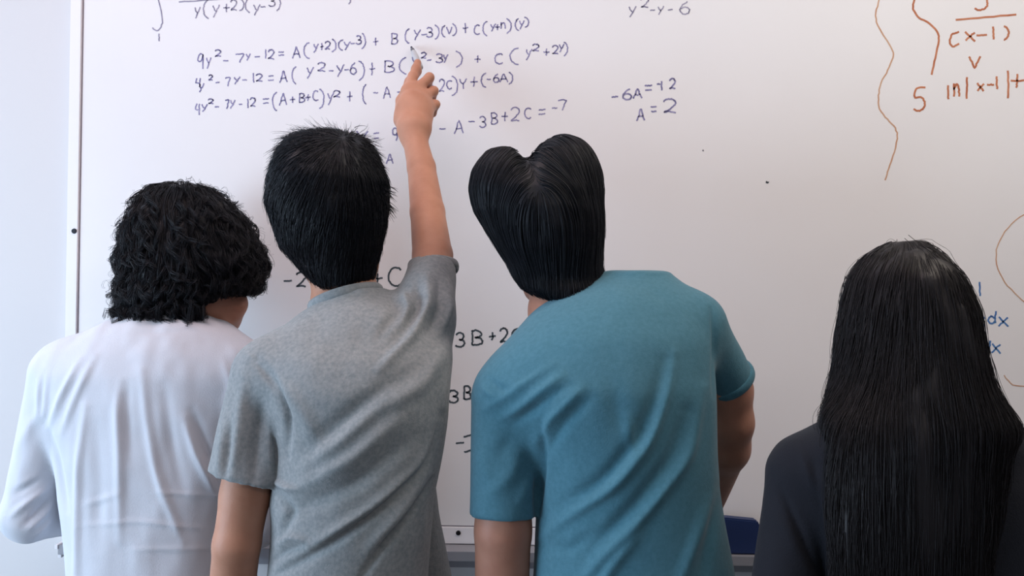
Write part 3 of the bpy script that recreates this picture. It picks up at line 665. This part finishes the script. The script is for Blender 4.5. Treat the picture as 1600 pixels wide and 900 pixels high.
    V, Q = nets(union(bp), .0045, 2)
    # raised right arm with the pointing hand, finer
    e2 = P(668, 332, 1.52); m2 = P(658.5, 262, 1.58); w2 = P(645.5, 206, 1.62)
    ar = [(cone(P(667, 478, 1.345), .034, P(676, 400, 1.455), .0360), 0), (cone(P(676, 400, 1.455), .0365, e2, .0325), .006), (cone(e2, .0325, m2, .0275), .006), (cone(m2, .0275, w2, .0235), .006), (ell(P(645.5, 207, 1.62), (.027, .021, .03)), .02)]
    K = {'i': P(637, 143, 1.672), 'm': P(650, 140, 1.676), 'r': P(662, 153, 1.674), 'p': P(668, 171, 1.665)}
    base = {'i': P(639, 195, 1.63), 'm': P(645, 196, 1.627), 'r': P(651, 197, 1.627), 'p': P(656, 198, 1.627)}
    for k in 'impr': ar.append((cone(base[k], .019, K[k], .0138), .022))
    ar.append((ell(P(645, 172, 1.645), (.031, .018, .036)), .02))
    fin = {'i': [K['i'], P(645, 120, 1.70), P(650, 108, 1.715), P(652.5, 98, 1.726)],
           'm': [K['m'], P(671, 121, 1.700), P(668, 136, 1.728), P(658, 146, 1.722)],
           'r': [K['r'], P(678, 142, 1.697), P(674, 158, 1.724), P(663, 164, 1.716)],
           'p': [K['p'], P(681, 163, 1.687), P(676, 177, 1.708), P(666, 180, 1.702)]}
    rad = {'i': (.0115, .0102, .0096, .0082), 'm': (.0112, .0098, .0088, .0078), 'r': (.0108, .0094, .0085, .0075), 'p': (.0098, .0085, .0076, .0068)}
    for k in 'imrp':
        for j in range(3): ar.append((cone(fin[k][j], rad[k][j], fin[k][j+1], rad[k][j+1]), .006 if j else .009))
    th = [P(628, 188, 1.645), P(628, 158, 1.69), P(640, 128, 1.712), P(653, 112, 1.722)]
    for j, (a, b) in enumerate(((.017, .013), (.012, .0102), (.0102, .0085))): ar.append((cone(th[j], a, th[j+1], b), .012 if j == 0 else .006))
    V2, Q2 = nets(union(ar), .0022, 2)
    # tendons and knuckles
    join('body', [(V, Q), (V2, Q2)], M_skin, root); eyes(root, L, R)
    lower_clothes(root, hx, Y, .86, .135, M_drab, 1.0)
    # marker held in the fingers
    a = P(642.5, 73, YB-.006); d = P(655, 101, 1.744)-a; d /= np.linalg.norm(d)
    mk_root = thing('marker', 'white dry-erase marker with dark tip in the raised pointing hand', 'marker', tuple(a+d*.05))
    def lathe(name, prof, material):
        R_ = frame(d, (0, 0, 1)); V = []; n = 24
        for t, r in prof:
            for k in range(n):
                an = 2*math.pi*k/n; V.append(a+d*t+r*(math.cos(an)*R_[0]+math.sin(an)*R_[2]))
        Q = [(i*n+k, i*n+(k+1) % n, (i+1)*n+(k+1) % n, (i+1)*n+k) for i in range(len(prof)-1) for k in range(n)]
        Q += [tuple(range(n))[::-1], tuple(range((len(prof)-1)*n, len(prof)*n))]
        return mk(name, np.array(V), Q, material, mk_root)
    lathe('barrel', [(.022, .0052), (.024, .0060), (.04, .0064), (.080, .0064), (.090, .0060), (.092, .0050)], mat('marker_white_plastic', (.45, .46, .48), .35, .5, noise=(12, 2, (.42, .43, .45), (.48, .49, .51))))
    lathe('collar', [(.008, .0028), (.010, .0040), (.022, .0052)], mat('marker_collar_grey', (.12, .12, .14), .4, .5, noise=(30, 2, (.10, .10, .12), (.14, .14, .16))))
    lathe('tip', [(.0, .0012), (.002, .0022), (.009, .0026)], mat('marker_tip_felt', (.03, .03, .06), .9, .1, bump=(900, .3)))
    # hair: short, brushed up at the crown
    hrw = [(209, 498, 545, 1.375, .03), (214, 470, 562, 1.375, .055), (226, 452, 578, 1.37, .08), (242, 440, 588, 1.37, .095), (262, 432, 596, 1.365, .105), (285, 425, 604, 1.36, .11), (320, 421, 604, 1.36, .112), (350, 432, 600, 1.362, .11), (387, 444, 592, 1.368, .10), (413, 466, 585, 1.372, .082), (432, 484, 582, 1.372, .070), (444, 494, 576, 1.372, .062), (450, 505, 560, 1.372, .055)]
    H0 = loft(hrw, 2.1, 11)
    cut = ell(hc+R[1]*.125-R[2]*.055, (.085, .085, .105), R)
    low = ell(P(535, 462, 1.45), (.12, .075, .05))
    def H(p):
        d = H0(p)-.0035*vnoise(p*np.array([1, 1, .7]), 32, 4)-.0015*vnoise(p, 90, 6)
        d = -smin(-d, cut(p), .01); return -smin(-d, low(p), .01)
    H.lo, H.hi = H0.lo-.01, H0.hi+.01
    V, Q = nets(H, .004, 1); N = normals(V, Q); parts = [(V, Q)]
    crown = P(520, 262, 1.27)
    ok = (cut(V) > .008) & (N[:, 2] > -.75) & (N[:, 1] < .8)
    flow = lambda p: np.array([-.15, 0, -.55])+(p-crown)*np.array([6., 5., 7.])+np.array([0, 0, .0])
    ztop = P(500, 262, 1.36)[2]
    for cnt, ln, l0, l1, r in ((5200, .045, .0015, .003, .0007), (2800, .045, .002, .010, .0006)):
        rt = pick(V, N, cnt, ok); top = np.clip((rt[:, 2]-ztop)/.05, 0, 1)
        L1 = l1*(.45+1.9*top*RNG.uniform(0, 1, cnt)); n = 9; u = np.linspace(0, 1, n)
        Z = strands(H0, rt, flow, n, ln*RNG.uniform(.6, 1.2, cnt), lambda q: l0+(L1-l0)*q*q)
        Z += np.cumsum(RNG.normal(size=Z.shape)*.0005, axis=1)
        parts.append(tubes(Z, np.broadcast_to(r*(1-.8*u)[None], (cnt, n)).copy()))
    # loose tufts at the upper left and the sides
    for (px, py, dx, dz, cnt) in ((468, 216, -1, .7, 40), (450, 234, -1, .45, 40), (480, 211, -.7, 1, 30), (560, 213, .6, .5, 25), (605, 300, 1, .1, 30), (603, 318, 1, -.3, 30), (436, 258, -1, .1, 20)):
        rt = np.array([P(px+RNG.normal()*6, py+RNG.normal()*5, 1.365+RNG.normal()*.02) for _ in range(cnt)])
        g = grad(H0, rt); rt -= g*(H0(rt)+.004)[:, None]; n = 8; u = np.linspace(0, 1, n)
        dr = np.array([dx, 0, dz])+RNG.normal(size=(cnt, 3))*.25; dr /= np.linalg.norm(dr, axis=1)[:, None]; ln = RNG.uniform(.012, .026, cnt)
        Z = rt[:, None]+dr[:, None]*(ln[:, None]*u[None])[..., None]+np.array([0, 0, -.010])*(u**2)[None, :, None]
        parts.append(tubes(Z, np.broadcast_to(.0008*(1-.8*u)[None], (cnt, n)).copy()))
    join('hair', parts, M_hair, root)

# =================================================================== person 3: teal T-shirt
def person_teal():
    Y = 1.25; root = thing('person', 'person with thick centre-parted black hair in a teal T-shirt, head tilted left', 'person', (P(970, 700, Y)[0], Y, 0))
    rows = [(426, 948, 1040, 1.33, .05), (436, 925, 1062, 1.325, .06), (450, 896, 1080, 1.315, .075), (470, 858, 1095, 1.30, .09), (495, 828, 1106, 1.285, .10), (525, 800, 1113, 1.27, .11), (560, 774, 1116, 1.26, .115), (600, 765, 1117, Y, .12),
            (650, 790, 1118, Y, .12), (700, 820, 1119, Y, .12), (750, 835, 1122, Y, .12), (800, 838, 1128, Y, .12), (850, 836, 1137, Y, .12), (900, 833, 1147, Y, .125), (1010, 828, 1160, Y, .13), (1110, 824, 1168, Y, .13)]
    T = loft(rows, 2.05); Ti = loft(rows, 2.05, inset=.016)
    shl = P(792, 625, 1.25); hl = P(787, 806, 1.235); sl_end = P(786, 850, 1.232)
    shr = P(1088, 512, 1.29); hr_ = P(1138, 597, 1.34); sr_end = P(1150, 622, 1.352)
    fT = union([(T, 0), (sleeve(shl, .056, sl_end, .0505, hl, hl-shl, .06), fade_k(shl, hl, .05)), (sleeve(shr, .05, sr_end, .041, hr_, hr_-shr, .06), .03)])
    folds = [([(1056, 544), (1044, 611), (1017, 689), (967, 756), (883, 811), (840, 842)], 8, 6), ([(1040, 560), (1025, 625), (995, 690), (945, 750), (870, 795)], 11, -6), ([(1100, 600), (1078, 711), (1011, 800), (939, 872), (900, 920)], 9, 6), ([(1075, 640), (1050, 720), (985, 800), (910, 870)], 12, -6),
             ([(980, 650), (990, 710), (945, 770)], 9, 3), ([(911, 606), (860, 655), (839, 694)], 7, 5), ([(925, 620), (880, 665), (850, 715)], 8, -4), ([(880, 585), (815, 635), (782, 655)], 6, 5), ([(867, 567), (790, 620), (748, 644)], 6, 3), ([(890, 600), (835, 640), (800, 665)], 6, -4),
             ([(752, 600), (760, 612), (775, 622)], 4, 3), ([(765, 592), (780, 605), (800, 612)], 4, -2.5), ([(1112, 480), (1117, 530), (1115, 620)], 4, -5), ([(847, 660), (845, 720), (840, 810)], 6, -8), ([(1110, 780), (1085, 850), (1060, 920)], 10, 5), ([(1125, 760), (1110, 840), (1095, 920)], 9, -4),
             ([(820, 690), (800, 740), (760, 780)], 12, 3), ([(830, 740), (812, 790)], 8, 3), ([(800, 680), (775, 720)], 10, -2), ([(1000, 830), (960, 880), (930, 930)], 9, 5), ([(850, 850), (890, 860), (930, 830)], 9, -3), ([(745, 700), (765, 760)], 10, 2), ([(960, 600), (970, 680)], 14, -2)]
    up = np.array([-.42, .45, 1.]); c = P(897, 466, 1.325)
    o = shirt(root, 't_shirt', M_teal, fT, .0036, folds, [], gain=1.35, nz=(1.8, 18))
    ring('collar', c+up*.004, (1, .0, .42), (0, 1, -.4), .046, .058, .007, .0030, M_teal, o)
    n3 = (hr_-shr)/np.linalg.norm(hr_-shr); rx = np.cross(n3, (0, 1, 0))
    ring('sleeve_band', hr_-n3*.006, rx, np.cross(n3, rx), .0445, .0445, .008, .0035, M_teal, o)
    hc = P(863, 368, 1.365); R = frame((.14, 1, -.25), (-.16, .25, 1)); hp, L = head_prims(hc, R, .95)
    bp = hp+[(cone(P(874, 482, 1.338), .052, hc-R[2]*.06-R[1]*.005+np.array([.014, 0, 0]), .048), .012), (Ti, .04)]
    e1 = P(783, 985, 1.25); w1 = P(800, 1090, 1.50)
    bp += [(cone(shl, .048, P(786, 830, 1.235), .0435), .01), (cone(P(786, 830, 1.235), .0435, e1, .041), .008), (cone(e1, .040, w1, .027), .01)]
    bp += hand_prims(w1, (.2, 1, .0), (0, 0, -1), (1, .1, 0), .35)
    e2 = P(1142, 660, 1.36); w2 = P(1096, 815, 1.57)
    bp += [(cone(shr, .045, P(1136, 610, 1.345), .039), .03), (cone(P(1136, 610, 1.345), .039, e2, .034), .02), (cone(e2, .036, P(1136, 700, 1.39), .036), .02), (cone(P(1136, 700, 1.39), .036, w2, .026), .02)]
    bp += hand_prims(w2, (-.3, .8, -.3), (0, 0, -1), (-1, 0, 0), .4)
    hx = P(995, 900, Y)[0]; bp += legs_prims(hx, Y, .88, .13)+[(ell((hx, Y, .93), (.115, .072, .11)), .06)]
    V, Q = nets(union(bp), .0045, 2); mk('body', V, Q, M_skin2, root); eyes(root, L, R)
    lower_clothes(root, hx, Y, .86, .145, M_denim, 1.0)
    # centre-parted hair: two full lobes meeting at the parting
    hrw = [(245, 765, 905, 1.35, .07), (270, 745, 928, 1.35, .09), (300, 739, 938, 1.345, .105), (330, 744, 941, 1.345, .11), (360, 760, 941, 1.345, .108), (390, 778, 939, 1.345, .10), (415, 795, 939, 1.345, .088), (435, 804, 944, 1.342, .076), (450, 816, 946, 1.335, .074), (462, 838, 925, 1.33, .068), (472, 858, 900, 1.328, .06), (478, 868, 885, 1.328, .055)]
    H0a = loft(hrw, 2.1, 11)
    lob = union([(H0a, 0), (ell(P(790, 290, 1.36), (.054, .09, .062)), .02), (ell(P(880, 281, 1.36), (.062, .092, .074)), .02)])
    grv = cone(P(822, 236, 1.25), .018, P(842, 300, 1.225), .004)
    grv2 = cone(P(823, 240, 1.26), .011, P(819, 236, 1.46), .012)
    def H0(p):
        d = lob(p); d = -smin(-d, grv(p), .02); return -smin(-d, grv2(p), .02)
    cut = ell(hc+R[1]*.125-R[2]*.06, (.085, .085, .105), R)
    low = ell(P(850, 490, 1.44), (.12, .075, .05))
    def H(p):
        d = H0(p)-.002*vnoise(p*np.array([1, 1, .5]), 40, 8); d = -smin(-d, cut(p), .01); return -smin(-d, low(p), .01)
    H.lo, H.hi = lob.lo-.01, lob.hi+.01
    V, Q = nets(H, .0036, 1); N = normals(V, Q); parts = [(V, Q)]
    ok = (cut(V) > .008) & (N[:, 2] > -.8) & (N[:, 1] < .8)
    pa = P(822, 250, 1.30); pb = P(842, 300, 1.25); pd = pb-pa
    def flow(p):
        t = np.clip((p-pa)@pd/(pd@pd), -.5, 1); q = p-(pa+t[:, None]*pd); s = np.linalg.norm(q, axis=1)[:, None]
        return q/(s+.02)*np.clip(1.4-s/.08, 0, 2)+np.array([.05, 0, -1.])*np.clip(s/.05, .25, 1.6)
    for cnt, ln, l0, l1, r in ((4200, .085, .0008, .0022, .0008), (1300, .11, .0018, .0038, .0007)):
        rt = pick(V, N, cnt, ok); n = 14; u = np.linspace(0, 1, n)
        L1 = l1*RNG.uniform(.3, 1.3, cnt)
        Z = strands(H0, rt, flow, n, ln*RNG.uniform(.6, 1.2, cnt), lambda q: l0+(L1-l0)*q)
        parts.append(tubes(Z, np.broadcast_to(r*(1-.75*u)[None], (cnt, n)).copy()))
    join('hair', parts, M_hair, root)

# =================================================================== person 4: long dark hair, black top
def person_long():
    Y = 1.115; root = thing('person', 'person with long straight dark hair wearing a black top, at the right edge', 'person', (P(1440, 800, Y)[0], Y, 0))
    rows = [(600, 1385, 1495, 1.12, .045), (630, 1362, 1518, 1.115, .055), (655, 1305, 1578, 1.11, .065), (680, 1262, 1618, 1.105, .08), (705, 1236, 1642, Y, .09), (740, 1228, 1652, Y, .10), (790, 1238, 1645, Y, .105), (850, 1256, 1628, Y, .105), (900, 1266, 1615, Y, .105), (1010, 1280, 1600, Y, .105), (1160, 1262, 1618, Y, .11), (1220, 1258, 1622, Y, .11)]
    T = loft(rows); Ti = loft(rows, inset=.013)
    shl = P(1246, 742, Y); el = P(1222, 960, 1.09); wl = P(1300, 1010, 1.30)
    shr = P(1634, 742, Y); er_ = P(1660, 960, 1.09); wr = P(1590, 1010, 1.30)
    fT = union([(T, 0), (cone(shl, .043, el, .044), fade_k(shl, el, .04)), (sleeve(el, .042, wl+(wl-el)*.3, .032, wl, wl-el), .02), (cone(shr, .043, er_, .044), fade_k(shr, er_, .04)), (sleeve(er_, .042, wr+(wr-er_)*.3, .032, wr, wr-er_), .02)])
    folds = [([(1217, 760), (1250, 830), (1280, 905)], 5, -6), ([(1250, 700), (1262, 740), (1290, 790)], 6, 3), ([(1270, 710), (1275, 760), (1285, 800)], 6, -3), ([(1205, 800), (1230, 830), (1245, 870)], 8, 2)]
    c = P(1440, 640, 1.115)
    o = shirt(root, 'long_sleeve_top', M_black, fT, .0045, folds, [], nz=(1.5, 18))
    ring('collar', c, (1, 0, 0), (0, 1, -.4), .062, .058, .008, .0035, M_black, o)
    hc = P(1424, 508, 1.155); R = frame((0.05, 1, -.08), (-.03, .06, 1)); hp, L = head_prims(hc, R, .93)
    bp = hp+[(cone(P(1436, 650, 1.115), .050, hc-R[2]*.06-R[1]*.02, .046), .03), (Ti, .04)]
    bp += [(cone(shl, .036, el, .033), .03), (cone(el, .033, wl, .024), .02), (cone(shr, .036, er_, .033), .03), (cone(er_, .033, wr, .024), .02)]
    bp += hand_prims(wl, (.9, .5, .1), (0, 1, 0), (0, 0, 1), .5, .92)+hand_prims(wr, (-.9, .5, .1), (0, 1, 0), (0, 0, 1), .5, .92)
    hx = P(1438, 900, Y)[0]; bp += legs_prims(hx, Y, .82, .13)+[(ell((hx, Y, .88), (.115, .072, .11)), .06)]
    V, Q = nets(union(bp), .005, 2); mk('body', V, Q, M_skin2, root); eyes(root, L, R)
    lower_clothes(root, hx, Y, .80, .15, M_drab, 1.0)
    hrw = [(379, 1398, 1434, 1.15, .02), (387, 1377, 1449, 1.15, .05), (403, 1362, 1458, 1.15, .075), (430, 1344, 1478, 1.145, .098), (480, 1331, 1500, 1.14, .110), (540, 1323, 1510, 1.13, .112), (590, 1317, 1524, 1.115, .11), (625, 1306, 1548, 1.10, .104), (655, 1295, 1576, 1.08, .09), (700, 1298, 1566, 1.055, .068), (760, 1296, 1562, 1.04, .054), (820, 1298, 1552, 1.033, .048), (900, 1304, 1540, 1.030, .044), (980, 1314, 1527, 1.03, .03), (1040, 1342, 1492, 1.03, .016)]
    H0 = loft(hrw, 2.2)
    cut = ell(hc+R[1]*.115-R[2]*.06, (.078, .085, .11), R)
    front = ell(P(1436, 700, 1.24), (.11, .10, .12))
    def H(p):
        d = H0(p)-.0034*vnoise(p*np.array([1, 1, .10]), 50, 9)-.0014*vnoise(p*np.array([1, 1, .1]), 120, 10)
        d = -smin(-d, cut(p), .01); return -smin(-d, front(p), .01)
    H.lo, H.hi = H0.lo-.01, H0.hi+.01
    V, Q = nets(H, .004, 1); N = normals(V, Q); parts = [(V, Q)]
    ok = (cut(V) > .008) & (N[:, 1] < .6) & (front(V) > .004)
    top = P(1405, 384, 1.15)
    def flow(p):
        q = p-top; s = np.linalg.norm(q, axis=1)[:, None]
        return q/(s+.01)*np.clip(1.2-s/.07, 0, 1.3)*np.array([1, 1, .3])+np.array([0, -.05, -1.])*np.clip(s/.04, .2, 1)
    zlo = P(0, 930, 1)[2]
    for cnt, ln, l0, l1, r in ((5200, .28, .0004, .0016, .0005), (1300, .34, .001, .0035, .00045)):
        rt = pick(V, N, cnt, ok & (V[:, 2] > zlo)); n = 22; u = np.linspace(0, 1, n); L1 = l1*RNG.uniform(0, 1.3, cnt)
        Z = strands(H0, rt, flow, n, np.minimum(ln*RNG.uniform(.6, 1.2, cnt), np.maximum(rt[:, 2]-zlo+.03, .03)), lambda q: l0+(L1-l0)*q)
        w_ = RNG.normal(size=(cnt, 1, 3))*np.array([.003, .001, 0]); Z = Z+w_*np.sin(u[None, :, None]*RNG.uniform(3, 9, (cnt, 1, 1))+RNG.uniform(0, 6, (cnt, 1, 1)))
        parts.append(tubes(Z, np.broadcast_to(r*(1-.6*u)[None], (cnt, n)).copy()))
    # loose hairs along the outline
    cnt = 110; ed = ok & (np.abs(N[:, 1]) < .35) & (V[:, 2] > P(0, 690, 1.1)[2]); rt = pick(V, N, cnt, ed); n = 20; u = np.linspace(0, 1, n); L1 = RNG.uniform(.002, .009, cnt)
    Z = strands(H0, rt, flow, n, RNG.uniform(.06, .16, cnt), lambda q: .001+L1*math.sin(q*2.6)); parts.append(tubes(Z, np.full((cnt, n), .00028)))
    join('hair', parts, M_hairl, root)

person_white(); person_grey(); person_teal(); person_long()
